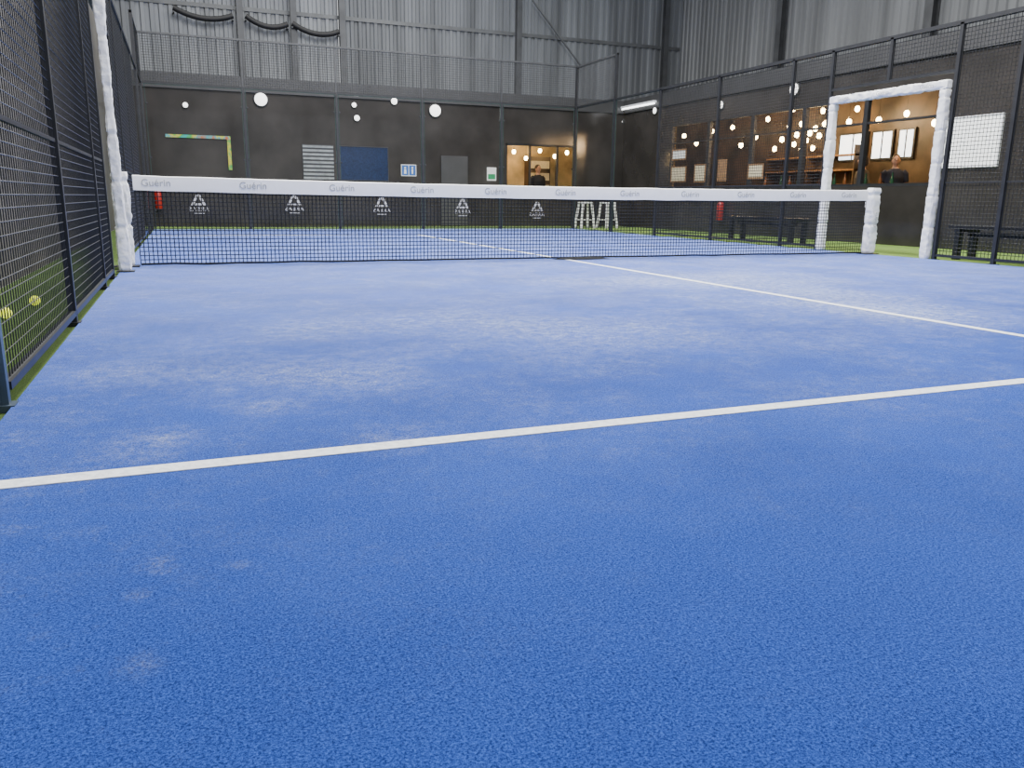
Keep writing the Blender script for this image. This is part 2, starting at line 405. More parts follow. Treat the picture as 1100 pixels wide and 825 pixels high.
struct(MB().box(XL, XH-.1, YH-.058, YH-.05, zg-.05, zg+.05).build('trim_%d' % k, M['brace'])); k += 1
struct(MB().bar(hit(572, 0, 1, YH-.3), hit(625, 72, 1, YH-.3), .04).build('trim_%d' % k, M['brace'])); k += 1

# sagging black cable bundles high on the pale cladding
for (x0, y0, x1, y1, lab) in ((186, 8, 250, 17, 'black sagging cable bundle high on the pale wall, leftmost'),
                              (264, 17, 309, 26, 'short black sagging cable bundle between two steel columns'),
                              (314, 25, 364, 34, 'black sagging cable bundle high on the wall, rightmost')):
    p, e = hit(x0, y0, 1, YH-.3), hit(x1, y1, 1, YH-.3); pts = []
    for i in range(13):
        a = i/12; pp = p.lerp(e, a); pp.z -= .16*4*a*(1-a); pts.append(pp)
    t = thing('cable_bundle', lab, 'cable', (p+e)/2, 'sagging cable bundles')
    MB().tube(pts, .07, 10).build('cable', M['hose'], t, True)
    for q_ in (p, e):
        MB().bar(q_+Vector((0,-.02,-.09)), q_+Vector((0,.265,-.09)), .04).build('bracket', M['column'], t)

# ------------------------------------------------------------------ court cage
def wire_panel(axis, fixed, a0, a1, z0, z1, parent, pitch=.05, r=.003, m='wire'):
    mb = MB(); P = (lambda a, z, d=0: (fixed+d, a, z)) if axis == 'y' else (lambda a, z, d=0: (a, fixed+d, z))
    n = max(1, round((a1-a0)/pitch)); mm = max(1, round((z1-z0)/pitch))
    for i in range(n+1):
        a = a0+(a1-a0)*i/n; mb.wire(P(a, z0), P(a, z1), r)
    for j in range(mm+1):
        z = z0+(z1-z0)*j/mm; mb.wire(P(a0, z, 2*r), P(a1, z, 2*r), r)
    return mb.build('wire_mesh', M[m], parent)
def post(parent, x, y, h, s=.06, z0=-.02, m='steel', plate=True):
    mb = MB().box(x-s/2, x+s/2, y-s/2, y+s/2, z0, h)
    if plate and z0 < .1: mb.box(x-s, x+s, y-s, y+s, z0, 0.004)
    return mb.build('post', M[m], parent)
def side_fence(X, label, wr, ps, wm):
    t = thing('side_fence', label, 'fence', (X, 0, 0))
    o = .03 if X > 5 else -.03; X += o
    for y, h in ((-6.03, 3), (-4, 3), (-2, 3), (-1.12, 3), (1.12, 3), (2, 3), (4, 3), (6.03, 3)): post(t, X, y, h, ps, m='edge' if (y < -6 and X < 5) else 'steel')
    post(t, X, 0, 3.0, .05, 2.42)
    for a, b in ((-6, -4), (-4, -2), (-2, -1.12), (1.12, 2), (2, 4), (4, 6)):
        wire_panel('y', X, a+.03, b-.03, .07, 2.97, t, r=wr, m=wm)
        MB().box(X-.01, X+.01, a+.03, b-.03, 1.0, 1.02).build('middle_rail', M['steel'], t)
        MB().box(X-.02, X+.02, a+.03, b-.03, .04, .07).build('bottom_rail', M['steel'], t)
    for a, b in ((-1.12, 0), (0, 1.12)): wire_panel('y', X, a+.025, b-.025, 2.45, 2.97, t, r=wr, m=wm)
    MB().box(X-.02, X+.02, -1.09, 1.09, 2.4, 2.44).build('lintel_rail', M['steel'], t)
    MB().box(X-.025, X+.025, -6.06, 6.06, 2.975, 3.025).build('top_rail', M['steel'], t)
    return t
side_fence(0, 'black wire mesh fence along the left edge of the blue court', .0024, .04, 'wirel')
side_fence(10, 'black wire mesh fence along the right edge, in front of the cafe', .0044, .05, 'wire')
# corner/back frames
def logo(parent, c):
    x, y, z = c; mb = MB()
    def poly(pts):
        pts = [(a*.9, b*.9) for a, b in pts]
        n = len(pts); mb.add([(x+a, y, z+b) for a, b in pts]+[(x+a, y-.002, z+b) for a, b in pts],
            [tuple(range(n)), tuple(range(2*n-1, n-1, -1))]+[(i, (i+1) % n, n+(i+1) % n, n+i) for i in range(n)])
    # open A: two slanted strokes with a gap and a short foot bar
    poly([(-.175, -.12), (-.115, -.12), (.02, .13), (-.04, .13)])
    poly([(.045, .13), (.075, .08), (.175, -.12), (.11, -.12), (.014, .065)])
    poly([(-.06, -.075), (.055, -.075), (.078, -.12), (-.085, -.12)])
    mb.build('emblem', M['sticker'], parent)
    text('AREAS', .125, M['sticker'], parent, (x, y-.001, z-.195), (-1,0,0), (0,0,1), space=1.2)
    MB().box(x-.11, x+.11, y-.002, y, z-.29, z-.277).build('underline', M['sticker'], parent)
bt = thing('back_fence', 'black steel frame with wire mesh above the far glass wall', 'fence', (5, 10, 0))
for i in range(6):
    x = 2*i if 0 < i < 5 else (-.03 if i == 0 else 10.03)
    if i in (0, 5): post(bt, x, 10.03, 4)
    else:
        post(bt, x, 10.03, 2.99, .05); MB().box(x-.014, x+.014, 10.02, 10.045, 3.03, 3.96).build('railing_post', M['railing'], bt)
for i in range(5): wire_panel('x', 10.03, 2*i+.03, 2*i+1.97, 3.04, 3.96, bt, r=.0046, m='railing')
MB().box(-.06, 10.06, 10.01, 10.05, 3.96, 4.0).build('top_rail', M['railing'], bt)
MB().box(0, 10, 10.005, 10.055, 2.99, 3.03).build('middle_rail', M['steel'], bt)
ords = ['first', 'second', 'third', 'fourth', 'fifth']
lg = [(213, 215), (316, 215), (410, 217), (497, 219), (577, 222)]
def edges_x(x0, x1, y, g):
    f = MB(); e = .012
    f.box(x0, x0+e, y, y+e, .01, 2.985).box(x1-e, x1, y, y+e, .01, 2.985).box(x0+e, x1-e, y, y+e, .01, .01+e).box(x0+e, x1-e, y, y+e, 2.985-e, 2.985)
    f.build('glass_edge', M['gedge'], g)
def edges_y(y0, y1, x, g):
    f = MB(); e = .012
    f.box(x, x+e, y0, y0+e, .01, 2.985).box(x, x+e, y1-e, y1, .01, 2.985).box(x, x+e, y0+e, y1-e, .01, .01+e).box(x, x+e, y0+e, y1-e, 2.985-e, 2.985)
    f.build('glass_edge', M['gedge'], g)
for i in range(5):
    g = thing('glass_panel', 'clear glass panel with white emblem, %s from the left in the far wall' % ords[i], 'glass panel', (2*i+1, 10, 0), 'glass panels of the far wall')
    edges_x(2*i+.035, 2*i+1.965, 10.0, g)
    p = hit(*lg[i], 1, 9.998); logo(g, (p.x, 9.998, p.z))
    for z in (.4, 1.5, 2.6):
        for x in (2*i+.06, 2*i+1.94): MB().lathe((x, 9.99, z), [(.018, 0), (.022, .004), (.022, .01)], 10, 'Y').build('fixing', M['steel'], g)
for X, sd in ((0, 'left'), (10, 'right')):
    o = -.03 if X == 0 else .03
    for a, b, nm in ((6, 8, 'nearer'), (8, 10, 'corner')):
        g = thing('glass_panel', 'clear glass side panel, %s one at the far %s corner' % (nm, sd), 'glass panel', (X, (a+b)/2, 0), 'side glass panels')
        if X == 0: MB().box(X+o-.006, X+o+.006, a+.07, b-.05, .01, 2.985).build('pane', M['glass'], g)
        else: edges_y(a+.07, b-.05, X+o-.006, g)
        MB().box(X+o-.02, X+o+.02, a+.07, b-.05, 2.985, 3.02).build('top_rail', M['steel'], g)
    s = thing('corner_fence', 'raised wire mesh section above the glass at far %s corner' % sd, 'fence', (X, 9, 0))
    post(s, X+o, 7.99, 4, plate=False)
    wire_panel('y', X+o, 8.03, 9.97, 3.04, 3.93, s, r=.004, m='railing')
    MB().box(X+o-.02, X+o+.02, 7.96, 9.99, 3.95, 3.99).build('top_rail', M['railing'], s)
g = thing('glass_panel', 'clear glass side panel at the left edge nearest the camera', 'glass panel', (0, -7, 0))
MB().box(-.036, -.024, -7.96, -6.08, .01, 2.985).build('pane', M['glass'], g)
MB().box(-.05, -.01, -7.96, -6.08, 2.985, 3.02).build('top_rail', M['steel'], g)

# ------------------------------------------------------------------ padded door frames and net posts
X, wd_ = 10.0, .112
t = thing('padded_door_frame', 'white padded goal-like doorway frame in the right fence', 'door frame', (X, 0, 0))
for i, y in enumerate((-1, 1)): MB().pad((X, y, 0), (X, y, 2.2), (0,1,0), wd_, wd_, i+X, 1, .18).build('post_pad', M['pad'], t, True)
cb = MB().pad((X, -1.05, 2.26), (X, 1.05, 2.26), (0,0,1), wd_, wd_, 5+X, 1, .18).build('crossbar_pad', M['pad'], t, True)
for y in (-.75, 0, .75): text('Guérin', .08, M['ink'], cb, (X-wd_/2-.014, y, 2.26), (0,-1,0), (0,0,1))
X = .05
t = thing('padded_upright', 'tall narrow white padded upright rising beside the left end of the net', 'padded post', (X, -.6, 0))
MB().pad((X, -.6, .01), (X-.01, -.7, 2.5), (0,1,0), .115, .105, 3.3, .75, .3).build('pad', M['pad'], t, True)
MB().box(X-.08, X+.08, -.68, -.52, 0, .01).build('base_plate', M['steel'], t)
for X, lab in ((.03, 'short white padded net post beside the tall left upright'), (9.98, 'short white padded net post standing inside the right doorway')):
    t = thing('net_post', lab, 'net post', (X, 0, 0))
    pb = MB().pad((X, 0, .012), (X, 0, .95), (1,0,0), .155, .145, X+2, 1, .08).build('pad', M['pad'], t, True)
    MB().box(X-.12, X+.12, -.1, .1, 0, .012).build('base_plate', M['steel'], t)
    text('Guérin', .08, M['ink'], pb, (X, -.092, .5), (0,0,1), (-1,0,0))

# ------------------------------------------------------------------ net
nt_ = thing('padel_net', 'black court net with a white printed top band', 'net', (5, 0, 0))
X0, X1 = .16, 9.85
top = lambda x: .885+.035*((x-5)/5)**2
mb = MB(); n = int((X1-X0)/.042)
for i in range(n+1):
    x = X0+(X1-X0)*i/n; mb.wire((x, 0, .025), (x, 0, top(x)-.12), .0046)
rows = 18
for j in range(rows+1):
    pr = None
    for i in range(25):
        x = X0+(X1-X0)*i/24; z = .025+(top(x)-.145)*j/rows; p = (x, .003, z)
        if pr: mb.wire(pr, p, .0046)
        pr = p
mb.build('net_mesh', M['netc'], nt_)
mb = MB(); N_ = 60; prof = [(-.014, -.15), (-.017, -.07), (-.013, -.008), (0, 0), (.013, -.008), (.017, -.07), (.014, -.15)]
vs = []; fs = []; L_ = len(prof)
for i in range(N_+1):
    x = X0-.01+(X1-X0+.02)*i/N_
    for y, z in prof: vs.append((x, y+.003*noise.noise(Vector((x*2, z*8, 0))), top(x)+z+.006*noise.noise(Vector((x*3, 1, 0)))))
for i in range(N_):
    for j in range(L_): a = i*L_+j; b = i*L_+(j+1) % L_; fs.append((a, b, b+L_, a+L_))
fs += [tuple(range(L_)), tuple(range(N_*L_, N_*L_+L_))]
tp = mb.add(vs, fs).build('top_band', M['tape'], nt_, True)
for px in (168, 272, 367, 453, 532, 607, 676, 741, 801, 857, 912):
    x = hit(px, 203, 1, 0).x
    text('Guérin', .1, M['ink'], tp, (x, -.0195, top(x)-.072), (1,0,0), (0,0,1))
MB().tube([(X0+(X1-X0)*i/30, -.002, .022+.012*noise.noise(Vector((i*.7, 0, 0)))) for i in range(31)], .011, 8).build('hem_cord', M['netc'], nt_, True)
vs = []; fs = []
for i in range(25):
    for j in range(7):
        x = 4.85+.78*i/24; y = -.16+.2*j/6; e = min(1, 4*min(i, 24-i)/24)*math.sin(math.pi*j/6)
        vs.append((x, y*(.4+.6*math.sin(math.pi*(i+1)/26)), .003+e*(.02+.03*abs(noise.noise(Vector((x*9, y*14, 2)))))))
for i in range(24):
    for j in range(6): a = i*7+j; fs.append((a, a+1, a+8, a+7))
MB().add(vs, fs).build('loose_fold', M['netc'], nt_, True)

# ------------------------------------------------------------------ tennis balls outside the left fence
def tennis_ball(p, label):
    t = thing('tennis_ball', label, 'ball', p, 'balls outside the left fence')
    MB().ball((p[0], p[1], p[2]+.0335), .0335, 20, 14).build('felt', M['ball'], t, True)
    pts = []
    for i in range(49):
        a = 2*math.pi*i/48; v = Vector((.75*math.cos(a)+.25*math.cos(3*a), .75*math.sin(a)-.25*math.sin(3*a), .866*math.sin(2*a))).normalized()*.0335
        pts.append(Vector((p[0], p[1], p[2]+.0335))+v)
    MB().tube(pts, .0014, 5, cap=False).build('seam', M['seam'], t, True)
for px, py, lab in ((7, 342, 'yellow tennis ball on the turf, nearest of the balls by the fence'),
                    (38, 328, 'yellow tennis ball on the turf, right-hand one of the balls')):
    p = hit(px, py, 2, -.02); tennis_ball((max(p.x, XL+.05), p.y, -.021), lab)

# ------------------------------------------------------------------ benches, stools, table outside the right fence
def bench(y0, y1, x, label):
    t = thing('bench', label, 'bench', (x, (y0+y1)/2, -.021), 'black benches outside the right fence')
    z = .45
    for i in range(3): MB().box(x-.2+i*.135, x-.2+i*.135+.13, y0, y1, z-.05, z).build('seat_plank', M['benchm'], t, bevel=.006)
    for y in (y0+.15, y1-.15):
        for xx in (x-.15, x+.15): MB().box(xx-.04, xx+.04, y-.04, y+.04, -.021, z-.09).build('leg', M['benchm'], t)
        MB().box(x-.2, x+.2, y-.04, y+.04, z-.09, z-.05).build('crosspiece', M['benchm'], t)
    MB().box(x-.02, x+.02, y0+.18, y1-.18, .3, .36).build('stretcher', M['benchm'], t)
bench(hit(857, 258, 0, 11).y, hit(782, 258, 0, 11).y, 11.1, 'low black slatted bench against the fence left of the padded doorway')
yb = hit(1028, 275, 0, 10.8).y
bench(yb-2.2, yb, 10.75, 'low black slatted bench at the right edge of the photo')
def stool(label):
    t = thing('bar_stool', label, 'stool', (0,0,0), 'white metal stools'); h = .7
    MB().box(-.16, .16, -.16, .16, h-.035, h).build('seat', M['stool'], t, bevel=.01)
    for sx in (-1, 1):
        for sy in (-1, 1): MB().bar((sx*.13, sy*.13, h-.03), (sx*.2, sy*.2, 0), .055, .04).build('leg', M['stool'], t)
    f = MB(); c = .178
    for a, b in (((-c,-c,.22),(c,-c,.22)), ((c,-c,.22),(c,c,.22)), ((c,c,.22),(-c,c,.22)), ((-c,c,.22),(-c,-c,.22))): f.bar(a, b, .022)
    f.build('footrest', M['stool'], t)
    return t
st = stool('white metal bar stool outside the far corner, left of the pair')
px_ = lambda px, Y: hit(px, 240, 1, Y).x
st.location = (px_(628, 11.0), 11.0, -.021)
s2 = copy_tree(st); s2['label'] = 'white metal bar stool outside the far corner, right of the pair'; s2.location = (px_(652, 11.0), 11.0, -.021); s2.rotation_euler.z = R(14)
tx = px_(641, 11.6); t = thing('bar_table', 'tall dark bar table behind the two white stools', 'table', (tx, 11.65, -.021))
MB().lathe((tx, 11.65, 1.0), [(.3, 0), (.31, .01), (.31, .03), (.3, .04)], 24).build('tabletop', M['darker'], t)
MB().lathe((tx, 11.65, -.01), [(.03, 0), (.03, 1.01)], 12).build('pole', M['steel'], t)
MB().lathe((tx, 11.65, -.021), [(.22, 0), (.22, .01), (.05, .03)], 24).build('base', M['steel'], t)

# ------------------------------------------------------------------ things on the back wall
YF = YB
def rectY(x0, y0, x1, y1, Y=YF):
    a = hit(x0, y1, 1, Y); b = hit(x1, y0, 1, Y); return a.x, b.x, a.z, b.z
d2_ = struct(MB().box(dA, dB, YB+.002, YB+.06, -.02, 2.05).build('door_2', M['dark']), 'dark door leaf under the coloured strip')
MB().box(dB-.2, dB-.08, YB-.03, YB+.002, 1.0, 1.03).build('door_handle', M['steel'], d2_)
t = thing('door_surround', 'thin multicoloured painted strip around the top of the dark door', 'door surround', ((dA+dB)/2, YB, 0))
MB().box(dB, dB+.08, YB-.03, YF, 1.35, 2.08).build('jamb', M['colside'], t)
MB().box(dA-.04, dB+.08, YB-.03, YF, 2.08, 2.15).build('head', M['coltop'], t)
x0, x1, z0, z1 = rectY(326, 156, 358, 193)
t = thing('slatted_panel', 'pale panel of thin horizontal slats on the dark wall', 'panel', ((x0+x1)/2, YF, z0))
MB().box(x0, x1, YF-.02, YF+.001, z0, z1).build('backing', M['greyd'], t)
for i in range(9):
    zz = z0+(z1-z0)*(i+.2)/9; MB().box(x0+.01, x1-.01, YF-.035, YF-.02, zz, zz+(z1-z0)/9*.55).build('slat', M['slat'], t)
x0, x1, z0, z1 = rectY(366, 159, 416, 193)
t = thing('notice_board', 'blue board beside the pale slatted panel', 'board', ((x0+x1)/2, YF, z0))
MB().box(x0, x1, YF-.02, YF, z0, z1).build('board', M['bluep'], t)
f = MB(); f.box(x0-.02, x0, YF-.03, YF, z0-.02, z1+.02).box(x1, x1+.02, YF-.03, YF, z0-.02, z1+.02).box(x0, x1, YF-.03, YF, z0-.02, z0).box(x0, x1, YF-.03, YF, z1, z1+.02)
f.build('frame', M['fascia'], t)
x0, x1, z0, z1 = rectY(431, 177, 447, 189)
t = thing('toilet_sign', 'small white and blue pictogram sign on the dark wall', 'sign', ((x0+x1)/2, YF, z0))
MB().box(x0, x1, YF-.008, YF, z0, z1).build('plate', M['paper'], t)
for i in range(2):
    a = x0+.02+(x1-x0-.02)/2*i; b = a+(x1-x0-.06)/2
    sq = MB().box(a, b, YF-.012, YF-.008, z0+.02, z1-.02).build('square', M['signb'], t)
    cx = (a+b)/2; h = z1-z0
    MB().lathe((cx, YF-.014, z1-.28*h), [(.09*h, 0), (.09*h, .002)], 12, 'Y').add([(cx-(.06 if i else .12)*h, YF-.013, z0+.2*h), (cx+(.06 if i else .12)*h, YF-.013, z0+.2*h), (cx+.09*h, YF-.013, z1-.4*h), (cx-.09*h, YF-.013, z1-.4*h)], [(0,1,2,3)]).build('figure', M['paper'], sq)
x0, x1, z0, z1 = rectY(523, 180, 533, 194)
t = thing('wall_sign', 'small white and green sign beside the cafe opening', 'sign', ((x0+x1)/2, YF, z0))
MB().box(x0, x1, YF-.008, YF, z0, z1).build('plate', M['paper'], t)
MB().box(x0+.03, x1-.03, YF-.012, YF-.008, z0+.04, z0+(z1-z0)*.5).build('green_panel', M['signg'], t)
x0, x1, z0, z1 = rectY(474, 168, 502, 240)
d = struct(MB().box(x0, x1, YF-.04, YF, 0, z1).build('door_1', M['greyd']), 'plain grey door in the charcoal wall')
MB().lathe((x1-.1, YF-.1, 1.0), [(.02, 0), (.02, .06)], 10, 'Y').box(x1-.24, x1-.08, YF-.12, YF-.1, .985, 1.015).build('door_handle', M['stool'], d)
def extinguisher(c, bx, label):
    t = thing('fire_extinguisher', label, 'fire extinguisher', c)
    MB().lathe(c, [(.07, 0), (.085, .02), (.085, .38), (.06, .44), (.03, .46)], 18).build('cylinder', M['red'], t, True)
    MB().lathe((c[0], c[1], c[2]+.46), [(.025, 0), (.025, .05)], 10).box(c[0]-.02, c[0]+.1, c[1]-.012, c[1]+.012, c[2]+.5, c[2]+.52).build('valve', M['steel'], t)
    MB().tube([(c[0]+.03, c[1]-.03, c[2]+.48), (c[0]+.11, c[1]-.05, c[2]+.42), (c[0]+.11, c[1]-.05, c[2]+.15)], .012, 8).build('hose', M['hose'], t, True)
    MB().box(*bx).build('bracket', M['steel'], t)
p = hit(170, 213, 1, YB-.12); c = (p.x, YB-.1, p.z-.25)
extinguisher(c, (c[0]-.03, c[0]+.03, c[1]+.08, YB+.002, c[2]+.2, c[2]+.3), 'red fire extinguisher on the wall left of the coloured door strip')
p = hit(774, 228, 0, XR-.12); c = (XR-.13, p.y, p.z-.2)
extinguisher(c, (c[0]+.08, XR+.002, c[1]-.03, c[1]+.03, c[2]+.2, c[2]+.3), 'red fire extinguisher low on the cafe front, seen over the right half of the net')
def disc_lamp(px, py, r, label, axis, val):
    p = hit(px, py, axis, val); ax = 'Y' if axis == 1 else 'X'
    t = thing('wall_lamp', label, 'lamp', p, 'round lamps on the dark walls')
    MB().lathe(p, [(r*1.2, 0), (r*1.2, -.035), (r*1.05, -.05)], 24, ax).build('rim', M['fascia'], t)
    MB().lathe(p, [(r*1.02, -.048), (r, -.06), (r*.7, -.075), (.01, -.08)], 24, ax).build('diffuser', M['lamp'], t, True)
for a in ((280, 107, .15, 'round white lamp above the right end of the coloured door strip', 1, YB), (467, 119, .15, 'round white lamp above the plain grey door', 1, YB),
          (383, 127, .07, 'small round lamp, lower of two above the blue board', 1, YB), (380, 113, .06, 'tiny round lamp, upper of two above the blue board', 1, YB),
          (423, 109, .08, 'small round lamp between the blue board and the grey door', 1, YB), (199, 113, .06, 'tiny round lamp at the left end of the charcoal wall', 1, YB),
          (668, 131, .12, 'round white lamp in the far right corner', 0, XR), (705, 119, .08, 'small round lamp under the strip light', 0, XR),
          (855, 96, .12, 'round white lamp high on the wall left of the padded doorway', 0, XR), (776, 113, .09, 'small round lamp over the cafe windows', 0, XR)):
    disc_lamp(*a)
a = hit(668, 108, 0, XR-.1); b = hit(704, 102, 0, XR-.1)
t = thing('strip_light', 'long white fluorescent strip light at the far right corner', 'light', (XR-.05, (a.y+b.y)/2, 3.3))
z = 3.34
MB().box(XR-.15, XR-.051, b.y, a.y, z, z+.05).build('housing', M['stool'], t)
MB().tube([(XR-.1, b.y+.03, z-.02), (XR-.1, a.y-.03, z-.02)], .022, 10).build('tube', M['tube'], t, True)

# ------------------------------------------------------------------ cafe windows and contents
n = 5
for i in range(n):
    a = wy0+(wy1-wy0)*i/n; b = wy0+(wy1-wy0)*(i+1)/n; s = .05
    f = MB().box(XR, XR+.08, a, a+s, zs, zt).box(XR, XR+.08, b-s, b, zs, zt).box(XR, XR+.08, a+s, b-s, zs, zs+s).box(XR, XR+.08, a+s, b-s, zt-s, zt).box(XR+.01, XR+.07, a+s, b-s, 2.2, 2.24)
    struct(f.build('window_%d' % (i+1), M['steel']))
f = MB()
for x in (cA, cA+(cB-cA)*.33, cA+(cB-cA)*.72, cB-.05): f.box(x, x+.05, YB+.01, YB+.09, cz0, cz1)
f.box(cA, cB, YB+.01, YB+.09, cz0, cz0+.05).box(cA, cB, YB+.01, YB+.09, cz1-.05, cz1)
struct(f.build('window_6', M['steel']))
k = 7
for (xa_, xb_, z0, z1) in ((903, 934, 1.72, 2.4), (938, 961, 1.72, 2.4), (966, 984, 1.72, 2.4)):
    a = hit(xa_, 150, 0, XH-.16); b = hit(xb_, 150, 0, XH-.16)
    o = struct(MB().box(XH-.2, XH-.151, b.y, a.y, z0, z1).build('window_%d' % k, M['steel'])); k += 1
    h = (a.y-b.y-.15)/2
    for j in range(2):
        y = b.y+.05+j*(h+.05); MB().box(XH-.21, XH-.2, y, y+h, z0+.05, z1-.05).build('pane', M['day'], o)
t = thing('bar_counter', 'dark bar counter behind the cafe windows', 'counter', (13.6, 5.5, -.021))
MB().box(13.35, 13.9, 2.5, 8.8, -.021, .98).build('body', M['darker'], t); MB().box(13.3, 13.95, 2.45, 8.85, .98, 1.03).build('worktop', M['wood'], t, bevel=.008)
t = thing('back_bar_shelf', 'dark shelf rack on the far wall of the cafe', 'shelf', (15.7, 7.5, 1.0))
for z in (1.15, 1.5, 1.85): MB().box(15.55, 15.85, 6.2, 9.4, z, z+.04).build('board', M['wood'], t)
for y in (6.2, 7.8, 9.36): MB().box(15.56, 15.85, y, y+.04, 1.0, 2.1).build('upright', M['inner'], t)
sx0 = cA+(cB-cA)*.62
t = thing('display_cabinet', 'tall dark display cabinet inside the far cafe opening', 'cabinet', (sx0+.35, 14.2, -.021))
MB().box(sx0, sx0+.7, 14.0, 14.38, -.021, 2.0).build('body', M['inner'], t)
for z in (.95, 1.3, 1.65): MB().box(sx0+.05, sx0+.65, 13.96, 14.0, z, z+.22).build('shelf_front', M['cream'], t)
def bottle(m, label):
    t = thing('bottle', label, 'bottle', (0,0,0), 'bottles on the bar counter')
    MB().lathe((0,0,0), [(.03, 0), (.036, .01), (.036, .17), (.014, .23), (.013, .29), (.015, .295)], 12).build('body', M[m], t, True)
    MB().lathe((0,0,.295), [(.015, 0), (.015, .02)], 10).build('cap', M['steel'], t)
    return t
pg = bottle('bottleg', 'green glass bottle standing on the dark bar counter'); pb_ = bottle('bottleb', 'amber glass bottle standing on the dark bar counter')
for i in range(10):
    s = (pg, pb_)[i % 2]; o = s if i < 2 else copy_tree(s)
    o.location = (13.5+.1*(i % 3), 3.1+i*.42+random.uniform(-.1, .1), 1.03)
def notice(px, py, w, h, m, label, X=XR-.002):
    a = hit(px-w/2, py+h/2, 0, X); b = hit(px+w/2, py-h/2, 0, X); y0, y1 = sorted((a.y, b.y)); z0, z1 = sorted((a.z, b.z))
    t = thing('framed_notice', label, 'notice', (X, (y0+y1)/2, z0), 'framed notices on the cafe front')
    MB().box(X-.012, X, y0, y1, z0, z1).build('frame', M['wood'], t)
    MB().box(X-.015, X-.012, y0+.04, y1-.04, z0+.04, z1-.04).build('sheet', M[m], t)
for a in ((729, 187, 17, 18, 'cream', 'cream framed notice, lower one at the left end of the cafe windows'), (730, 166, 16, 13, 'paper', 'white framed notice above a cream one at the left end of the cafe windows'),
          (752, 186, 13, 20, 'cream', 'narrow cream framed notice second from the left on the cafe windows'), (776, 183, 11, 24, 'wood', 'narrow brown framed notice on the cafe windows'),
          (812, 184, 18, 17, 'cream', 'wide cream framed notice right of the narrow brown one')):
    notice(*a)
X = XR-.002
y1 = hit(1007, 152, 0, X).y; y0 = hit(1074, 152, 0, X).y; z0 = hit(1040, 178, 0, X).z; z1 = hit(1040, 127, 0, X).z
t = thing('white_screen', 'blank white rectangular screen on the wall right of the padded doorway', 'screen', (XR, (y0+y1)/2, z0))
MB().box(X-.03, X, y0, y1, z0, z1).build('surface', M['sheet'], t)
f = MB(); f.box(X-.04, X, y0-.03, y0, z0-.03, z1+.03).box(X-.04, X, y1, y1+.03, z0-.03, z1+.03).box(X-.04, X, y0, y1, z0-.03, z0).box(X-.04, X, y0, y1, z1, z1+.03)
f.build('frame', M['stool'], t)
def bulb(p, parent_first=[None]):
    if parent_first[0] is None:
        t = thing('hanging_bulb', 'small glowing warm bulb hanging on a cord in the cafe', 'bulb', (0,0,0), 'hanging bulbs in the cafe')
        MB().ball((0,0,0), (.055,.055,.068), 12, 8).build('globe', M['bulb'], t, True)
        MB().lathe((0,0,.05), [(.018, 0), (.018, .05)], 8).build('socket', M['steel'], t)
        parent_first[0] = t
    else: t = copy_tree(parent_first[0])
    t.location = p
    for ch in list(t.children):
        if ch.name.startswith('cord'): bpy.data.objects.remove(ch)
    MB().wire((p[0], p[1], p[2]+.1), (p[0], p[1], 3.4), .004).build('cord', M['steel'], t)
for i, (px, py) in enumerate([(852,117),(861,133),(865,121),(876,138),(884,119),(856,145),(866,151),(873,159),(880,146),(861,160),(870,143),(886,133),(787,137),(812,147),(825,128),(840,150),
               (912,131),(921,117),(944,129),(974,122),(735,146),(748,154),(765,141),(1004,132),(832,160),(796,156),(848,136),(853,155)]):
    bulb(tuple(hit(px, py, 0, 13.7+1.4*((i*7) % 5)/4)))
for i, (px, py) in enumerate([(552,163),(565,170),(580,162),(596,168),(609,164)]):
    bulb(tuple(hit(px, py, 1, 13.2+.5*((i*3) % 4)/3)))

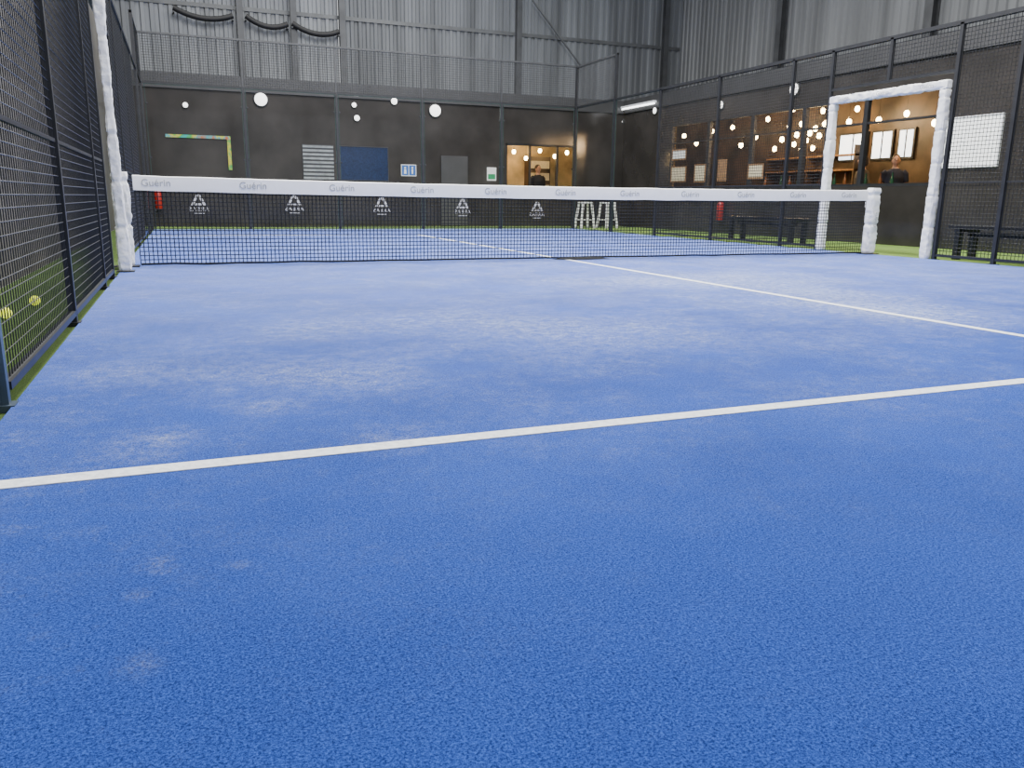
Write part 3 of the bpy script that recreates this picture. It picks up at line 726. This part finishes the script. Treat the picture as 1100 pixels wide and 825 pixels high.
# ------------------------------------------------------------------ people in the cafe
def person(loc, rz, label, top_m, bottom_m, hair_m='hair', arm=0):
    t = thing('person', label, 'person', (0,0,0))
    b = MB(); rf = (1,0,0)
    b.tube([(0,0,.86),(0,0,.97),(0,0,1.09),(0,-.01,1.28),(0,0,1.41),(0,0,1.46),(0,.005,1.5),(0,-.005,1.56)], [(.13,.1),(.165,.115),(.14,.1),(.165,.115),(.165,.09),(.09,.07),(.058,.06),(.055,.058)], 20, rf)
    b.ball((0,-.012,1.64), (.076,.095,.118), 20, 14); b.ball((0,-.035,1.585), (.055,.06,.05), 14, 10)
    b.tube([(0,-.1,1.665),(0,-.118,1.63)], [.009,.015], 8)
    def limbs(mb, g, arms=True, legs=True, hands=True, short=False):
        for sx in (-1, 1):
            if arms:
                e = (sx*.25, .03, 1.13); wr = (sx*(.2-.04*arm), -.17-.04*arm, 1.06+.06*arm)
                if short: mb.tube([(sx*.15,0,1.41),(sx*.2,.005,1.37),(sx*.235,.02,1.2)], [.055+g,.056+g,.047+g], 14)
                else:
                    mb.tube([(sx*.15,0,1.41),(sx*.2,.005,1.37),e], [.05+g,.05+g,.04+g], 14); mb.tube([e,(sx*.235,-.06,1.1),wr], [.041+g,.036+g,.027+g], 14)
            if hands:
                w_ = Vector(wr); d = (w_-Vector(e)).normalized(); sd = Vector((sx, 0, 0)); sd = (sd-d*sd.dot(d)).normalized()
                mb.tube([w_-d*.01, w_+d*.05, w_+d*.095], [(.024,.018),(.042,.016),(.042,.014)], 14, sd)
                dn = Vector((0,0,-1))
                for i in range(4):
                    L = (.065,.08,.075,.055)[i]; o = w_+d*.085+sd*(-.03+.02*i); mb.tube([o, o+d*L*.5+dn*.006, o+d*L*.85+dn*.03], [.0095,.009,.007], 8)
                o = w_+d*.035-sd*.035; mb.tube([o, o-sd*.025+d*.025, o-sd*.03+d*.055+dn*.01], [.012,.011,.009], 8)
            if legs:
                mb.tube([(sx*.085,0,.93),(sx*.095,-.005,.7),(sx*.1,-.01,.5),(sx*.1,.01,.34),(sx*.1,.01,.08)], [.088+g,.08+g,.056+g,.055+g,.038+g], 14)
                if g == 0: mb.tube([(sx*.1,.05,.045),(sx*.105,-.05,.045),(sx*.115,-.17,.03)], [(.036,.04),(.044,.042),(.035,.025)], 12, rf)
    limbs(b, 0)
    fuse(b, 'body', M['skin'], t, .009, 3)
    s = MB(); s.tube([(0,0,.88),(0,0,.97),(0,0,1.09),(0,-.01,1.28),(0,0,1.41),(0,.0,1.475)], [(.175,.13),(.185,.135),(.165,.125),(.185,.135),(.185,.11),(.085,.08)], 20, rf)
    limbs(s, .014, True, False, False, arm == 1)
    fuse(s, 'shirt', M[top_m], t, .011, 3)
    q_ = MB(); q_.tube([(0,0,.84),(0,0,.96)], [(.165,.125),(.172,.125)], 20, rf); limbs(q_, .012, False, True, False)
    fuse(q_, 'trousers', M[bottom_m], t, .011, 3)
    h = MB(); h.ball((0,.015,1.675), (.087,.1,.1), 18, 12); h.ball((0,.055,1.61), (.075,.06,.08), 16, 10)
    fuse(h, 'hair', M[hair_m], t, .01, 2)
    for sx in (-1, 1):
        MB().ball((sx*.03,-.098,1.648), (.012,.008,.008), 10, 6).build('eye', M['eye'], t, True)
        MB().ball((sx*.077,0,1.635), (.012,.022,.032), 10, 8).build('ear', M['skin'], t, True)
        MB().box(sx*.03-.016, sx*.03+.016, -.108, -.098, 1.668, 1.674).build('eyebrow', M[hair_m], t)
        MB().tube([(sx*.1,.055,.035),(sx*.105,-.05,.04),(sx*.117,-.19,.028)], [(.046,.034),(.055,.045),(.042,.026)], 12, rf).build('shoe', M['blackc'], t, True)
    MB().ball((0,-.092,1.592), (.024,.01,.007), 10, 6).build('mouth', M['lip'], t, True)
    t.location = loc; t.rotation_euler.z = rz
    return t
fl = -.021
p = hit(927, 176, 0, 14.4); person((14.4, p.y, fl), R(-110), 'person in a brown top with dark hair standing behind the bar counter', 'olive', 'blackc')
p = hit(962, 178, 0, 14.6); person((14.6, p.y, fl), R(-40), 'person in a dark T-shirt standing beside the end of the bar counter', 'navy', 'blackc', arm=1)
p = hit(578, 176, 1, 13.6); person((p.x, 13.6, fl), R(10), 'person in dark clothes standing inside the warmly lit far cafe opening', 'blackc', 'blackc')

# ------------------------------------------------------------------ light
wd = bpy.data.worlds.new('world'); S.world = wd; wd.use_nodes = True
wd.node_tree.nodes['Background'].inputs[0].default_value = (.95, .97, 1, 1); wd.node_tree.nodes['Background'].inputs[1].default_value = .9
def area(x, y, z, sx, sy, w, col=(1, .99, .97)):
    l = bpy.data.lights.new('hall_light', 'AREA'); l.shape = 'RECTANGLE'; l.size = sx; l.size_y = sy; l.energy = w; l.color = col
    o = bpy.data.objects.new('hall_light', l); COL.objects.link(o); o.location = (x, y, z); return o
for x, f in ((2.2, .9), (7.8, 1.12)):
    for y, e in ((-7.5, 230), (-2.5, 760), (2.5, 780), (7.5, 480)): area(x, y, 8.2, 1.2, 2.5, e*f)
area(5, 12.5, 8.6, 9, 1.2, 220)
def pt(p, w):
    l = bpy.data.lights.new('cafe_light', 'POINT'); l.energy = w; l.color = (1, .64, .32); l.shadow_soft_size = .12
    o = bpy.data.objects.new('cafe_light', l); COL.objects.link(o); o.location = p
for y, e in ((3.4, 90), (6.0, 170), (9.4, 80)): pt((14.6, y, 2.7), e)
pt((cA+.5, 13.4, 3.0), 85)
